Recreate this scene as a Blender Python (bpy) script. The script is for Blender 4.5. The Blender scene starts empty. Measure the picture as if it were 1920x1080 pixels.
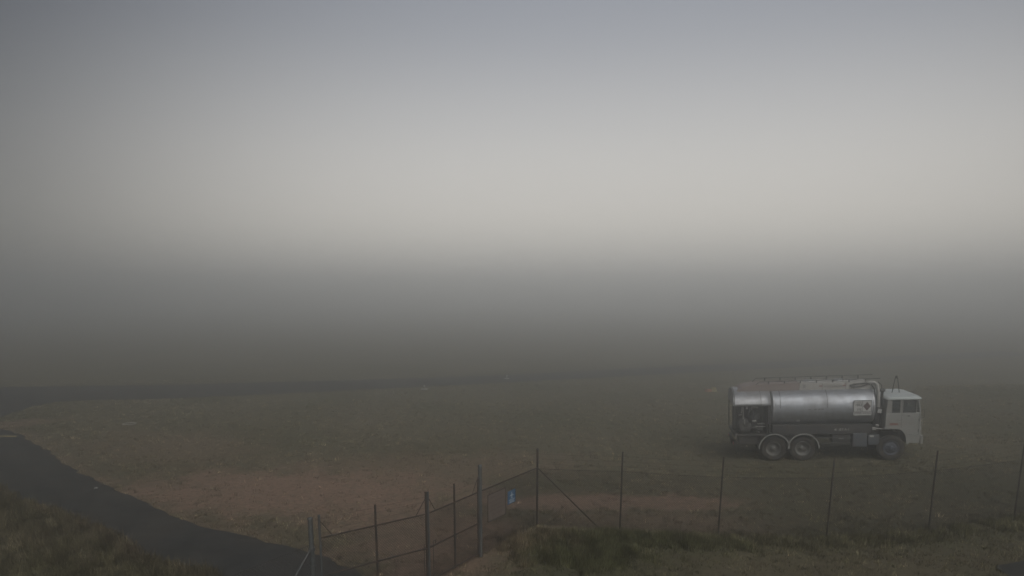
import bpy, bmesh, math, random
import numpy as np
from mathutils import Vector, Matrix

random.seed(7)
rng = np.random.default_rng(7)
R = math.radians
scene = bpy.context.scene
C = scene.collection

# ------------------------------------------------------------------ camera
CAM_H = 6.9
cam_data = bpy.data.cameras.new("camera")
cam = bpy.data.objects.new("camera", cam_data)
C.objects.link(cam)
cam.location = (0, 0, CAM_H)
cam.rotation_euler = (R(90) - math.atan(0.2), 0, 0)
cam_data.sensor_fit = 'HORIZONTAL'
cam_data.sensor_width = 36.0
cam_data.lens = 36.0 * 1373.0 / 1920.0
cam_data.shift_y = 285.0 / 1920.0
cam_data.clip_start = 0.1
cam_data.clip_end = 6000
scene.camera = cam

# ------------------------------------------------------------------ sky, sun, exposure
SUN_EL, SUN_AZ = R(46.0), R(160.0)        # weak sun behind the camera, spread wide by fog
world = bpy.data.worlds.new("World")
scene.world = world
world.use_nodes = True
wn, wl = world.node_tree.nodes, world.node_tree.links
wn.clear()
sky = wn.new('ShaderNodeTexSky')
sky.sky_type = 'NISHITA'
sky.sun_disc = False
sky.sun_elevation = SUN_EL
sky.sun_rotation = SUN_AZ
sky.altitude = 100
sky.air_density = 1.0
sky.dust_density = 1.5
sky.ozone_density = 2.0
bg = wn.new('ShaderNodeBackground')
bg.inputs['Strength'].default_value = 0.1
wo = wn.new('ShaderNodeOutputWorld')
# thin high fog veils the clear sky: a pale layer, warm grey low down, bluer overhead,
# a little brighter towards one broad side of the horizon
tcw = wn.new('ShaderNodeTexCoord')
nrm_ = wn.new('ShaderNodeVectorMath'); nrm_.operation = 'NORMALIZE'
wl.new(tcw.outputs['Generated'], nrm_.inputs[0])
sxyz = wn.new('ShaderNodeSeparateXYZ'); wl.new(nrm_.outputs[0], sxyz.inputs[0])
ramp = wn.new('ShaderNodeValToRGB'); wl.new(sxyz.outputs['Z'], ramp.inputs[0])
ramp.color_ramp.interpolation = 'B_SPLINE'
els = ramp.color_ramp.elements
SKY_STOPS = [(0.0, (.262, .252, .236)), (.03, (.318, .302, .277)), (.075, (.372, .350, .315)), (.12, (.372, .351, .320)), (.20, (.318, .311, .299)), (.30, (.200, .205, .219)), (.42, (.153, .164, .190)), (1.0, (.158, .170, .200))]
els[0].position, els[0].color = SKY_STOPS[0][0], (*SKY_STOPS[0][1], 1)
els[1].position, els[1].color = SKY_STOPS[-1][0], (*SKY_STOPS[-1][1], 1)
for p_, c_ in SKY_STOPS[1:-1]:
    e_ = els.new(p_); e_.color = (*c_, 1)
dotn = wn.new('ShaderNodeVectorMath'); dotn.operation = 'DOT_PRODUCT'
wl.new(nrm_.outputs[0], dotn.inputs[0]); dotn.inputs[1].default_value = (math.sin(R(10)), math.cos(R(10)), 0)
az = wn.new('ShaderNodeMapRange'); az.interpolation_type = 'SMOOTHSTEP'
az.inputs[1].default_value = .63; az.inputs[2].default_value = 1.0; az.inputs[3].default_value = 10 * .24; az.inputs[4].default_value = 10 * 1.0
wl.new(dotn.outputs['Value'], az.inputs[0])
veil = wn.new('ShaderNodeVectorMath'); veil.operation = 'SCALE'
wl.new(ramp.outputs[0], veil.inputs[0]); wl.new(az.outputs[0], veil.inputs['Scale'])
wmix = wn.new('ShaderNodeMix'); wmix.data_type = 'RGBA'; wmix.inputs[0].default_value = .965
wl.new(sky.outputs[0], wmix.inputs[6]); wl.new(veil.outputs[0], wmix.inputs[7])
wl.new(wmix.outputs[2], bg.inputs['Color'])
wl.new(bg.outputs[0], wo.inputs['Surface'])

sun_d = bpy.data.lights.new("sun", 'SUN')
sun_d.energy = 0.95
sun_d.angle = R(60)
sun_d.color = (1.0, 0.97, 0.93)
sun = bpy.data.objects.new("sun", sun_d)
C.objects.link(sun)
sd = Vector((math.sin(SUN_AZ) * math.cos(SUN_EL), math.cos(SUN_AZ) * math.cos(SUN_EL), math.sin(SUN_EL)))
sun.rotation_euler = (-sd).to_track_quat('-Z', 'Y').to_euler()
sun.location = (0, -20, 30)

scene.view_settings.view_transform = 'Standard'
scene.view_settings.look = 'None'
scene.view_settings.exposure = 0.85
scene.view_settings.gamma = 1.0
scene.view_settings.use_curve_mapping = False
scene.render.engine = 'CYCLES'
scene.cycles.max_bounces = 16
scene.cycles.volume_bounces = 12
scene.cycles.use_denoising = True
scene.cycles.denoiser = 'OPENIMAGEDENOISE'
scene.cycles.denoising_input_passes = 'RGB_ALBEDO_NORMAL'
scene.cycles.denoising_prefilter = 'ACCURATE'
scene.cycles.sample_clamp_indirect = 1.5
scene.cycles.use_adaptive_sampling = False

# ------------------------------------------------------------------ materials
def mat(name, col, rough=0.7, metal=0.0, var=0.0, scale=3.0, bump=0.0, bscale=40.0, dirt=None, dirt_amt=0.0, dirt_scale=4.0, alpha=None, spec=0.5, stretch=None):
    m = bpy.data.materials.new(name)
    m.use_nodes = True
    nt = m.node_tree
    n, l = nt.nodes, nt.links
    b = n['Principled BSDF']
    b.inputs['Base Color'].default_value = (*col, 1)
    b.inputs['Roughness'].default_value = rough
    b.inputs['Metallic'].default_value = metal
    b.inputs['Specular IOR Level'].default_value = spec
    tc = n.new('ShaderNodeTexCoord')
    src = tc.outputs['Object']
    if stretch:
        mp = n.new('ShaderNodeMapping'); mp.inputs['Scale'].default_value = stretch
        l.new(src, mp.inputs['Vector']); src = mp.outputs[0]
    out = None
    if var:
        t = n.new('ShaderNodeTexNoise'); t.inputs['Scale'].default_value = scale; t.inputs['Detail'].default_value = 5
        l.new(src, t.inputs['Vector'])
        mr = n.new('ShaderNodeMapRange'); mr.inputs['From Min'].default_value = .3; mr.inputs['From Max'].default_value = .7
        mr.inputs['To Min'].default_value = 1 - var; mr.inputs['To Max'].default_value = 1 + var
        l.new(t.outputs['Fac'], mr.inputs['Value'])
        hs = n.new('ShaderNodeHueSaturation'); hs.inputs['Color'].default_value = (*col, 1)
        l.new(mr.outputs[0], hs.inputs['Value'])
        out = hs.outputs[0]
    if dirt:
        t = n.new('ShaderNodeTexNoise'); t.inputs['Scale'].default_value = dirt_scale; t.inputs['Detail'].default_value = 8; t.inputs['Roughness'].default_value = .65
        l.new(src, t.inputs['Vector'])
        mr = n.new('ShaderNodeMapRange'); mr.inputs['From Min'].default_value = .42; mr.inputs['From Max'].default_value = .72
        mr.inputs['To Max'].default_value = dirt_amt
        l.new(t.outputs['Fac'], mr.inputs['Value'])
        mx = n.new('ShaderNodeMix'); mx.data_type = 'RGBA'
        mx.inputs[6].default_value = (*col, 1); mx.inputs[7].default_value = (*dirt, 1)
        if out: l.new(out, mx.inputs[6])
        l.new(mr.outputs[0], mx.inputs[0])
        out = mx.outputs[2]
        rr = n.new('ShaderNodeMapRange'); rr.inputs['To Min'].default_value = rough; rr.inputs['To Max'].default_value = min(1, rough + .35)
        l.new(mr.outputs[0], rr.inputs['Value']); l.new(rr.outputs[0], b.inputs['Roughness'])
    if out:
        l.new(out, b.inputs['Base Color'])
    if bump:
        t = n.new('ShaderNodeTexNoise'); t.inputs['Scale'].default_value = bscale; t.inputs['Detail'].default_value = 4
        l.new(src, t.inputs['Vector'])
        bp = n.new('ShaderNodeBump'); bp.inputs['Strength'].default_value = bump; bp.inputs['Distance'].default_value = .02
        l.new(t.outputs['Fac'], bp.inputs['Height']); l.new(bp.outputs[0], b.inputs['Normal'])
    if alpha is not None:
        b.inputs['Alpha'].default_value = alpha
    return m

def attr_mat(name, attr, rough=0.9):
    m = bpy.data.materials.new(name); m.use_nodes = True
    n, l = m.node_tree.nodes, m.node_tree.links
    b = n['Principled BSDF']; b.inputs['Roughness'].default_value = rough; b.inputs['Specular IOR Level'].default_value = .15
    a = n.new('ShaderNodeAttribute'); a.attribute_name = attr
    t = n.new('ShaderNodeTexNoise'); t.inputs['Scale'].default_value = .8; t.inputs['Detail'].default_value = 4
    tc = n.new('ShaderNodeTexCoord'); l.new(tc.outputs['Object'], t.inputs['Vector'])
    mr = n.new('ShaderNodeMapRange'); mr.inputs['From Min'].default_value = .3; mr.inputs['From Max'].default_value = .7
    mr.inputs['To Min'].default_value = .8; mr.inputs['To Max'].default_value = 1.2
    l.new(t.outputs['Fac'], mr.inputs['Value'])
    hs = n.new('ShaderNodeHueSaturation'); l.new(a.outputs['Color'], hs.inputs['Color']); l.new(mr.outputs[0], hs.inputs['Value'])
    l.new(hs.outputs[0], b.inputs['Base Color'])
    return m

RUST = (.10, .055, .03)
MUD = (.11, .085, .06)
M = dict(
    asphalt=mat('asphalt', (.036, .0375, .036), .92, var=.3, scale=1.6, bump=.6, bscale=60, dirt=(.075, .066, .055), dirt_amt=.55, dirt_scale=.5, spec=.3),
    yellow=mat('yellow_paint', (.42, .33, .12), .8, dirt=(.08, .075, .06), dirt_amt=.8, dirt_scale=6),
    galv=mat('galvanised_steel', (.095, .105, .105), .6, .35, var=.2, scale=6, dirt=(.12, .10, .085), dirt_amt=.6, dirt_scale=5),
    galv_dark=mat('weathered_steel', (.045, .042, .040), .7, .25, var=.2, scale=6, dirt=RUST, dirt_amt=.7, dirt_scale=6),
    wire=mat('mesh_wire', (.045, .043, .04), .65, .3, var=.15, scale=4),
    sign_blue=mat('blue_sign_paint', (.045, .12, .22), .5, var=.12, scale=8),
    sign_white=mat('white_sign_paint', (.36, .42, .47), .6, var=.08, scale=8),
    sign_brown=mat('weathered_sign_board', (.15, .120, .100), .85, var=.12, scale=6, dirt=(.12, .095, .078), dirt_amt=.6),
    sign_ink=mat('faded_sign_ink', (.115, .09, .075), .85, var=.2, scale=8),
    steel=mat('stainless_tank_skin', (.41, .43, .455), .48, .88, var=.07, scale=2, bump=.06, bscale=3, dirt=(.26, .25, .24), dirt_amt=.55, dirt_scale=2.2, stretch=(1, 1, .35)),
    panel=mat('dull_aluminium', (.42, .43, .44), .45, .7, var=.08, scale=2, dirt=(.2, .18, .16), dirt_amt=.5, dirt_scale=3),
    white=mat('cream_cab_paint', (.26, .265, .248), .42, var=.05, scale=2, dirt=(.20, .175, .145), dirt_amt=.7, dirt_scale=2.5, bump=.03, bscale=6),
    roofwhite=mat('white_roof_paint', (.46, .50, .49), .5, var=.05, scale=2, dirt=(.42, .40, .36), dirt_amt=.4, dirt_scale=3),
    coaming=mat('off_white_coaming', (.36, .35, .32), .65, var=.08, scale=3, dirt=(.2, .17, .14), dirt_amt=.6, dirt_scale=3),
    fairing=mat('red_brown_fairing', (.22, .175, .155), .75, var=.1, scale=3, dirt=(.2, .18, .16), dirt_amt=.6, dirt_scale=3),
    black=mat('black_chassis_paint', (.028, .028, .028), .7, var=.25, scale=4, dirt=MUD, dirt_amt=.45, dirt_scale=3),
    rubber=mat('tyre_rubber', (.022, .022, .022), .88, var=.2, scale=6, dirt=MUD, dirt_amt=.6, dirt_scale=5, bump=.2, bscale=30),
    rim=mat('dusty_grey_rim', (.18, .18, .17), .65, .2, var=.15, scale=8, dirt=MUD, dirt_amt=.6, dirt_scale=8),
    rim_blue=mat('blue_grey_rim', (.085, .10, .13), .6, .2, var=.2, scale=8, dirt=MUD, dirt_amt=.5, dirt_scale=8),
    guard=mat('pale_mudguard_steel', (.33, .33, .31), .55, .3, var=.1, scale=5, dirt=MUD, dirt_amt=.4, dirt_scale=5),
    bluebox=mat('blue_grey_locker_paint', (.075, .088, .105), .6, .2, var=.15, scale=4, dirt=MUD, dirt_amt=.5, dirt_scale=4),
    pipe=mat('pale_pipe_paint', (.36, .355, .33), .55, .2, var=.12, scale=6, dirt=(.14, .12, .10), dirt_amt=.6, dirt_scale=6),
    pump=mat('oily_grey_castings', (.10, .098, .092), .6, .4, var=.25, scale=6, dirt=(.05, .045, .04), dirt_amt=.7, dirt_scale=5),
    hose=mat('black_hose_rubber', (.02, .02, .02), .75, var=.2, scale=8),
    placard=mat('placard_white', (.45, .45, .43), .6, var=.05, scale=5, dirt=(.35, .33, .30), dirt_amt=.3, dirt_scale=6),
    ink=mat('black_ink', (.025, .025, .025), .7, var=.2, scale=8),
    diamond=mat('faded_diamond_red', (.085, .055, .05), .65, var=.2, scale=12),
    lettering=mat('pale_lettering', (.42, .42, .39), .7, var=.1, scale=8),
    greyletters=mat('faded_grey_lettering', (.20, .195, .18), .7, var=.1, scale=8),
    redmark=mat('faded_red_mark', (.20, .085, .07), .7, var=.15, scale=8),
    glass=mat('cab_glass', (.06, .07, .07), .08, 0, var=.05, scale=2, alpha=.45),
    seat=mat('dark_vinyl', (.03, .03, .03), .7, var=.2, scale=5),
    amber=mat('amber_lens', (.35, .12, .02), .3, var=.1, scale=5),
    redlens=mat('red_lens', (.25, .02, .02), .3, var=.1, scale=5),
    concrete=mat('pale_concrete', (.26, .245, .21), .9, var=.12, scale=8, bump=.3),
    markwhite=mat('marker_white', (.30, .30, .285), .7, var=.08, scale=8),
    orange=mat('faded_orange_paint', (.28, .13, .075), .75, var=.12, scale=8),
    paleyellow=mat('faded_yellow_paint', (.24, .21, .10), .75, var=.12, scale=8),
)

# ------------------------------------------------------------------ mesh helpers
TLEN = .882
class MB:
    def __init__(s): s.v = []; s.f = []; s.sm = []
    def add(s, vs, fs, smooth=False):
        o = len(s.v); s.v += [tuple(v) for v in vs]
        for f in fs: s.f.append([i + o for i in f]); s.sm.append(smooth)
        return s
    def box(s, x0, x1, y0, y1, z0, z1):
        vs = [(x, y, z) for z in (z0, z1) for y in (y0, y1) for x in (x0, x1)]
        return s.add(vs, [(0, 2, 3, 1), (4, 5, 7, 6), (0, 1, 5, 4), (2, 6, 7, 3), (0, 4, 6, 2), (1, 3, 7, 5)])
    def tube(s, pts, r, n=8, caps=True, smooth=True):
        pts = [Vector(p) for p in pts]
        rs = r if isinstance(r, (list, tuple)) else [r] * len(pts)
        vs = []; up = None
        for i, p in enumerate(pts):
            d = (pts[min(i + 1, len(pts) - 1)] - pts[max(i - 1, 0)]).normalized()
            if up is None:
                up = Vector((0, 0, 1)) if abs(d.z) < .9 else Vector((1, 0, 0))
            a = d.cross(up).normalized(); up = a.cross(d).normalized()
            for k in range(n):
                t = 2 * math.pi * k / n
                vs.append(p + (a * math.cos(t) + up * math.sin(t)) * rs[i])
        fs = [(i * n + k, i * n + (k + 1) % n, (i + 1) * n + (k + 1) % n, (i + 1) * n + k) for i in range(len(pts) - 1) for k in range(n)]
        s.add(vs, fs, smooth)
        if caps:
            s.add(vs[:n], [tuple(range(n - 1, -1, -1))]); s.add(vs[-n:], [tuple(range(n))])
        return s
    def lathe(s, prof, axis='y', c=(0, 0, 0), n=32, smooth=True, closed=False):
        vs = []; c = Vector(c)
        for (h, r) in prof:
            for k in range(n):
                t = 2 * math.pi * k / n
                a, b = r * math.cos(t), r * math.sin(t)
                vs.append(c + Vector({'y': (a, h, b), 'z': (a, b, h), 'x': (h, a, b)}[axis]))
        m = len(prof)
        fs = [(i * n + k, i * n + (k + 1) % n, ((i + 1) % m) * n + (k + 1) % n, ((i + 1) % m) * n + k) for i in range(m if closed else m - 1) for k in range(n)]
        return s.add(vs, fs, smooth)
    def prism(s, poly, y0, y1):                       # (x,z) outline run along y
        n = len(poly)
        vs = [(x, y0, z) for x, z in poly] + [(x, y1, z) for x, z in poly]
        fs = [tuple(range(n)), tuple(range(2 * n - 1, n - 1, -1))] + [(i, i + n, (i + 1) % n + n, (i + 1) % n) for i in range(n)]
        return s.add(vs, fs)
    def build(s, name, m, parent=None, bevel=0, own=False):
        me = bpy.data.meshes.new(name)
        root = parent
        while root and root.parent: root = root.parent
        if root and root.name.startswith('fuel_tanker') and not own:     # short wheelbase
            s.v = [(x * TLEN, y, z) for x, y, z in s.v]
        me.from_pydata(s.v, [], s.f)
        me.polygons.foreach_set('use_smooth', s.sm)
        bm = bmesh.new(); bm.from_mesh(me); bmesh.ops.recalc_face_normals(bm, faces=bm.faces); bm.to_mesh(me); bm.free()
        me.materials.append(m)
        o = bpy.data.objects.new(name, me); C.objects.link(o)
        if parent: o.parent = parent
        if bevel:
            b = o.modifiers.new('bevel', 'BEVEL'); b.width = bevel; b.segments = 2; b.limit_method = 'ANGLE'; b.angle_limit = R(40)
        return o

def tag(o, label=None, cat=None, group=None, kind=None):
    if label: o['label'] = label
    if cat: o['category'] = cat
    if group: o['group'] = group
    if kind: o['kind'] = kind
    return o

def empty(name, loc=(0, 0, 0), rot=(0, 0, 0)):
    o = bpy.data.objects.new(name, None); C.objects.link(o)
    o.location = loc; o.rotation_euler = rot; o.empty_display_size = .2
    return o

def text(name, body, size, m, parent, loc, rot, align='CENTER', sx=1.0):
    cu = bpy.data.curves.new(name, 'FONT'); cu.body = body; cu.size = size; cu.align_x = align; cu.align_y = 'CENTER'
    cu.extrude = .003; cu.resolution_u = 2
    tmp = bpy.data.objects.new('tmp', cu); C.objects.link(tmp)
    bpy.context.view_layer.update()
    me = bpy.data.meshes.new_from_object(tmp.evaluated_get(bpy.context.evaluated_depsgraph_get()))
    bpy.data.objects.remove(tmp); bpy.data.curves.remove(cu)
    me.materials.clear(); me.materials.append(m)
    o = bpy.data.objects.new(name, me); C.objects.link(o); o.parent = parent
    o.location = (loc[0] * TLEN, loc[1], loc[2]); o.rotation_euler = rot; o.scale = (sx * TLEN, 1, 1)
    return o

# ------------------------------------------------------------------ terrain
_w = [(rng.uniform(0, 2 * np.pi), rng.uniform(0, 2 * np.pi), rng.uniform(.6, 1.7)) for _ in range(28)]
def fnoise(x, y, scale, k0=0, k=9):                 # smooth random field, about -1..1
    s = 0
    for a, ph, fr in _w[k0:k0 + k]:
        s = s + np.sin((x * np.cos(a) + y * np.sin(a)) * fr * 2 * np.pi / scale + ph)
    return s / math.sqrt(k) / 1.2
def sstep(a, b, x):
    t = np.clip((x - a) / (b - a), 0, 1); return t * t * (3 - 2 * t)
def seg_dist(x, y, pts):
    d = np.full(np.shape(x), 1e9)
    for (ax, ay), (bx, by) in zip(pts[:-1], pts[1:]):
        L = (bx - ax) ** 2 + (by - ay) ** 2
        t = np.clip(((x - ax) * (bx - ax) + (y - ay) * (by - ay)) / L, 0, 1)
        d = np.minimum(d, np.hypot(x - ax - t * (bx - ax), y - ay - t * (by - ay)))
    return d
def inside(x, y, poly):
    r = np.zeros(np.shape(x), bool)
    for (ax, ay), (bx, by) in zip(poly, poly[1:] + poly[:1]):
        if ay == by: continue
        c = ((ay > y) != (by > y)) & (x < (bx - ax) * (y - ay) / (by - ay) + ax)
        r ^= c
    return r

def rag(pts, amp=.12, step=.5):
    out = []
    for (ax, ay), (bx, by) in zip(pts[:-1], pts[1:]):
        L = math.hypot(bx - ax, by - ay); n = max(1, int(L / step))
        for i in range(n):
            t = i / n
            out.append((ax + (bx - ax) * t + random.uniform(-amp, amp), ay + (by - ay) * t + random.uniform(-amp, amp)))
    out.append(pts[-1]); return out

NEAR_TOP = [(-1.6, 15.2), (-3.2, 16.9), (-4.4, 18.0), (-5.9, 19.2), (-7.9, 20.4), (-9.8, 21.5), (-11.3, 22.7), (-12.5, 23.9), (-14.9, 26.0), (-16.9, 27.8),
            (-19.0, 30.1), (-22.6, 33.9), (-24.6, 35.9), (-26.5, 37.3), (-29.5, 39.2), (-30.2, 40.2), (-29.2, 41.2), (-29.4, 43), (-29.9, 45.2), (-29.6, 46.9),
            (-28.2, 47.7), (-23.5, 48.5), (-17.1, 50.6), (-12.3, 52.6), (-2.5, 56.7), (14, 64), (60, 84)]
FAR_TOP = [(60, 90), (12, 69), (-2.7, 62.2), (-13.9, 59.0), (-27, 56.0), (-38.5, 54.7), (-60, 53)]
NEAR_LOW = [(-60, 44), (-40, 41.5), (-30, 35.2), (-23.5, 30.2), (-18.8, 26.0), (-16.8, 24.2), (-15.1, 23.1), (-12.5, 21.2), (-10.8, 19.8), (-10.0, 18.8), (-9.0, 18.1),
            (-7.7, 17.7), (-7.2, 17.1), (-6.9, 15.5), (-6.2, 11), (-2.6, 8.0)]
ROAD = rag(NEAR_TOP) + rag(FAR_TOP) + rag(NEAR_LOW)
APRON = [(12.2, 17.5), (13.4, 18.0), (30, 22), (30, 4), (10.2, 4), (11.4, 12)]

GP = [(-4.16, 14.8), (-2.0, 16.62), (-.84, 18.62), (.76, 21.3)]          # gate post, meeting stiles, gate post, fence corner
FENCE_R = [(.76, 21.3), (3.21, 20.85), (5.95, 20.2), (9.02, 20.05), (12.1, 20.35), (15.0, 21.0), (17.9, 22.0)]
FENCE_L = [(-4.22, 14.68), (-5.45, 12.6), (-6.9, 10.2)]

def h(x, y):
    x = np.asarray(x, float); y = np.asarray(y, float)
    u = x - 9.5
    sp = 1.0 * np.log1p(np.exp(np.clip(u / 1.0, -30, 30))) + np.maximum(u - 30, 0)
    ramp = 1.6 * np.tanh(.068 * sp / 1.6) * (1 - sstep(44, 58, y)) * sstep(4, 14, y)
    bank = .16 * np.exp(-(seg_dist(x, y, [(.9, 19.9), (3.2, 19.6), (6, 18.9)]) / .75) ** 2)
    dr = seg_dist(x, y, NEAR_TOP); dl = seg_dist(x, y, NEAR_LOW)
    off = sstep(.3, 2.5, np.minimum(dr, dl))
    und = (.03 * fnoise(x, y, 5) + .05 * fnoise(x, y, 17, 9)) * off * (1 - sstep(70, 100, np.hypot(x, y)))
    r_in = inside(x, y, NEAR_TOP + FAR_TOP + NEAR_LOW)
    near_fence = sstep(.1, 1.2, seg_dist(x, y, GP + FENCE_R[1:]))
    und = np.where(r_in, 0, und) * (.3 + .7 * near_fence)
    return ramp + bank + und
def hz(x, y): return float(h(np.array([x]), np.array([y]))[0])

def axis(lo, hi, step, far_lo, far_hi):
    a = list(np.arange(lo, hi + 1e-6, step)); s = step
    while a[-1] < far_hi: s *= 1.28; a.append(a[-1] + s)
    s = step
    while a[0] > far_lo: s *= 1.28; a.insert(0, a[0] - s)
    return np.array(a)
gx, gy = axis(-34, 34, .3, -1400, 1400), axis(8, 64, .3, -260, 1500)
X, Y = np.meshgrid(gx, gy)
Z = h(X, Y)

def ell(x, y, cx, cy, rx, ry, rot=0, soft=.5, n=1.0):
    c, s = math.cos(R(rot)), math.sin(R(rot))
    u = ((x - cx) * c + (y - cy) * s) / rx; v = (-(x - cx) * s + (y - cy) * c) / ry
    d = np.sqrt(u * u + v * v) + .22 * n * fnoise(x, y, 2.2, 4) + .22 * n * fnoise(x, y, .9, 14)
    return 1 - sstep(1 - soft, 1 + soft, d)
def dirt_field(x, y):
    d = 1.0 * ell(x, y, -7.6, 25.2, 6.5, 3.0, -8)
    d = np.maximum(d, .7 * ell(x, y, -4.0, 22.0, 3.6, 1.9, -20))
    d = np.maximum(d, 1.0 * ell(x, y, 2.8, 23.8, 4.4, .95, -2, .35))
    d = np.maximum(d, 1.0 * ell(x, y, 5.3, 23.2, 1.7, .5, -6, .3))
    d = np.maximum(d, .85 * ell(x, y, -1.6, 20.0, 2.6, 2.4, 30))
    d = np.maximum(d, .9 * ell(x, y, -2.6, 17.2, 1.3, .9, 40))
    d = np.maximum(d, .5 * ell(x, y, 4.4, 21.6, 3.5, 1.0, -5))
    d = np.maximum(d, .45 * ell(x, y, -2.5, 29, 5.5, 2.6, 5))
    d = np.maximum(d, .35 * ell(x, y, -16, 33, 5.0, 3.0, -30))
    d = np.maximum(d, .6 * ell(x, y, -27.2, 38.6, 2.6, 1.2, 35))
    d = np.maximum(d, .55 * (1 - sstep(.2, .9, seg_dist(x, y, NEAR_TOP[2:16]))) * (.55 + .45 * fnoise(x, y, 2.5)))
    d = np.maximum(d, .5 * (1 - sstep(.2, .7, seg_dist(x, y, NEAR_LOW[3:13]))) * (.6 + .4 * fnoise(x, y, 2.5)))
    d = np.maximum(d, .15 * ell(x, y, 8.5, 17.6, 5.0, 1.2, 4))
    return np.clip(d, 0, 1)
def green_field(x, y):
    g = 1.0 * ell(x, y, 1.5, 18.6, 2.3, 1.7, -8, .4)
    g = np.maximum(g, .9 * ell(x, y, 4.0, 19.3, 3.2, 1.0, -10, .4))
    g = np.maximum(g, .55 * (1 - sstep(.5, 1.3, seg_dist(x, y, [(5, 19.4), (9, 19.3), (12.1, 19.6), (15, 20.3)]))))
    g = np.maximum(g, .6 * ell(x, y, -11, 15.5, 5.0, 3.8, -20, .5))
    g = np.maximum(g, .8 * ell(x, y, 2.2, 17.2, 3.6, 2.2, 0, .5))
    g = np.maximum(g, .45 * ell(x, y, -14.5, 30, 3.5, 1.8, -40, .5))
    g = np.maximum(g, .6 * ell(x, y, 10, 17.6, 6.0, 2.0, 0, .5))
    g = np.maximum(g, .30 * ell(x, y, 13, 27, 6.5, 3.0, 0, .5))
    g = np.maximum(g, .25 + .25 * fnoise(x, y, 9, 6))
    return np.clip(g, 0, 1)

me = bpy.data.meshes.new('ground')
ny, nx = X.shape
idx = np.arange(nx * ny).reshape(ny, nx)
q = np.stack([idx[:-1, :-1], idx[:-1, 1:], idx[1:, 1:], idx[1:, :-1]], -1).reshape(-1, 4)
me.vertices.add(nx * ny); me.vertices.foreach_set('co', np.stack([X, Y, Z], -1).astype(np.float32).ravel())
me.loops.add(q.size); me.loops.foreach_set('vertex_index', q.ravel().astype(np.int32))
me.polygons.add(len(q)); me.polygons.foreach_set('loop_start', np.arange(0, q.size, 4, dtype=np.int32))
me.polygons.foreach_set('use_smooth', np.ones(len(q), bool))
me.update(); me.validate()
at = me.attributes.new('zones', 'FLOAT_COLOR', 'POINT')
far_f = 1 - sstep(60, 90, np.hypot(X, Y))
zc = np.stack([dirt_field(X, Y) * far_f, green_field(X, Y) * far_f, 0 * X, 0 * X + 1], -1).astype(np.float32)
at.data.foreach_set('color', zc.ravel())
ground = bpy.data.objects.new('ground', me); C.objects.link(ground); tag(ground, kind='structure')

gm = bpy.data.materials.new('dry_paddock_soil'); gm.use_nodes = True
n, l = gm.node_tree.nodes, gm.node_tree.links
b = n['Principled BSDF']; b.inputs['Roughness'].default_value = .95; b.inputs['Specular IOR Level'].default_value = .1
tc = n.new('ShaderNodeTexCoord'); za = n.new('ShaderNodeAttribute'); za.attribute_name = 'zones'
sep = n.new('ShaderNodeSeparateColor'); l.new(za.outputs['Color'], sep.inputs[0])
def noise(scale, detail=5, rough=.6, stretch=None):
    t = n.new('ShaderNodeTexNoise'); t.inputs['Scale'].default_value = scale; t.inputs['Detail'].default_value = detail; t.inputs['Roughness'].default_value = rough
    if stretch:
        mp = n.new('ShaderNodeMapping'); mp.inputs['Scale'].default_value = stretch; l.new(tc.outputs['Object'], mp.inputs[0]); l.new(mp.outputs[0], t.inputs['Vector'])
    else: l.new(tc.outputs['Object'], t.inputs['Vector'])
    return t.outputs['Fac']
def mrange(s, a, b_, c=0., d=1.):
    m_ = n.new('ShaderNodeMapRange'); m_.inputs[1].default_value = a; m_.inputs[2].default_value = b_; m_.inputs[3].default_value = c; m_.inputs[4].default_value = d
    l.new(s, m_.inputs[0]); return m_.outputs[0]
def mixc(fac, a, b_):
    m_ = n.new('ShaderNodeMix'); m_.data_type = 'RGBA'
    l.new(fac, m_.inputs[0])
    for i, c in ((6, a), (7, b_)):
        if isinstance(c, tuple): m_.inputs[i].default_value = (*c, 1)
        else: l.new(c, m_.inputs[i])
    return m_.outputs[2]
def math2(op, a, b_):
    m_ = n.new('ShaderNodeMath'); m_.operation = op; m_.use_clamp = True
    for i, c in ((0, a), (1, b_)):
        if isinstance(c, (int, float)): m_.inputs[i].default_value = c
        else: l.new(c, m_.inputs[i])
    return m_.outputs[0]
straw, olive, soil, red = (.178, .160, .104), (.084, .092, .046), (.085, .074, .052), (.27, .180, .132)
big = mrange(noise(.12, 4), .35, .65)
fine = mrange(noise(2.6, 7, .75), .38, .66)
tuft = mrange(noise(7, 5, .75), .42, .60)
g1 = mixc(big, straw, (.130, .124, .080))
g2 = mixc(math2('MULTIPLY', sep.outputs[1], 1.0), g1, olive)
g3 = mixc(math2('MULTIPLY', fine, .8), g2, soil)
dmask = math2('MULTIPLY', sep.outputs[0], mrange(noise(2.2, 6, .7), .24, .48))
g4 = mixc(dmask, g3, red)
g5 = mixc(math2('MULTIPLY', tuft, .6), g4, (.082, .070, .050))
l.new(g5, b.inputs['Base Color'])
bp = n.new('ShaderNodeBump'); bp.inputs['Strength'].default_value = .9; bp.inputs['Distance'].default_value = .10
l.new(math2('ADD', math2('MULTIPLY', noise(9, 5, .7), .6), math2('MULTIPLY', noise(2.5, 4), .4)), bp.inputs['Height']); l.new(bp.outputs[0], b.inputs['Normal'])
me.materials.append(gm)

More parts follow.
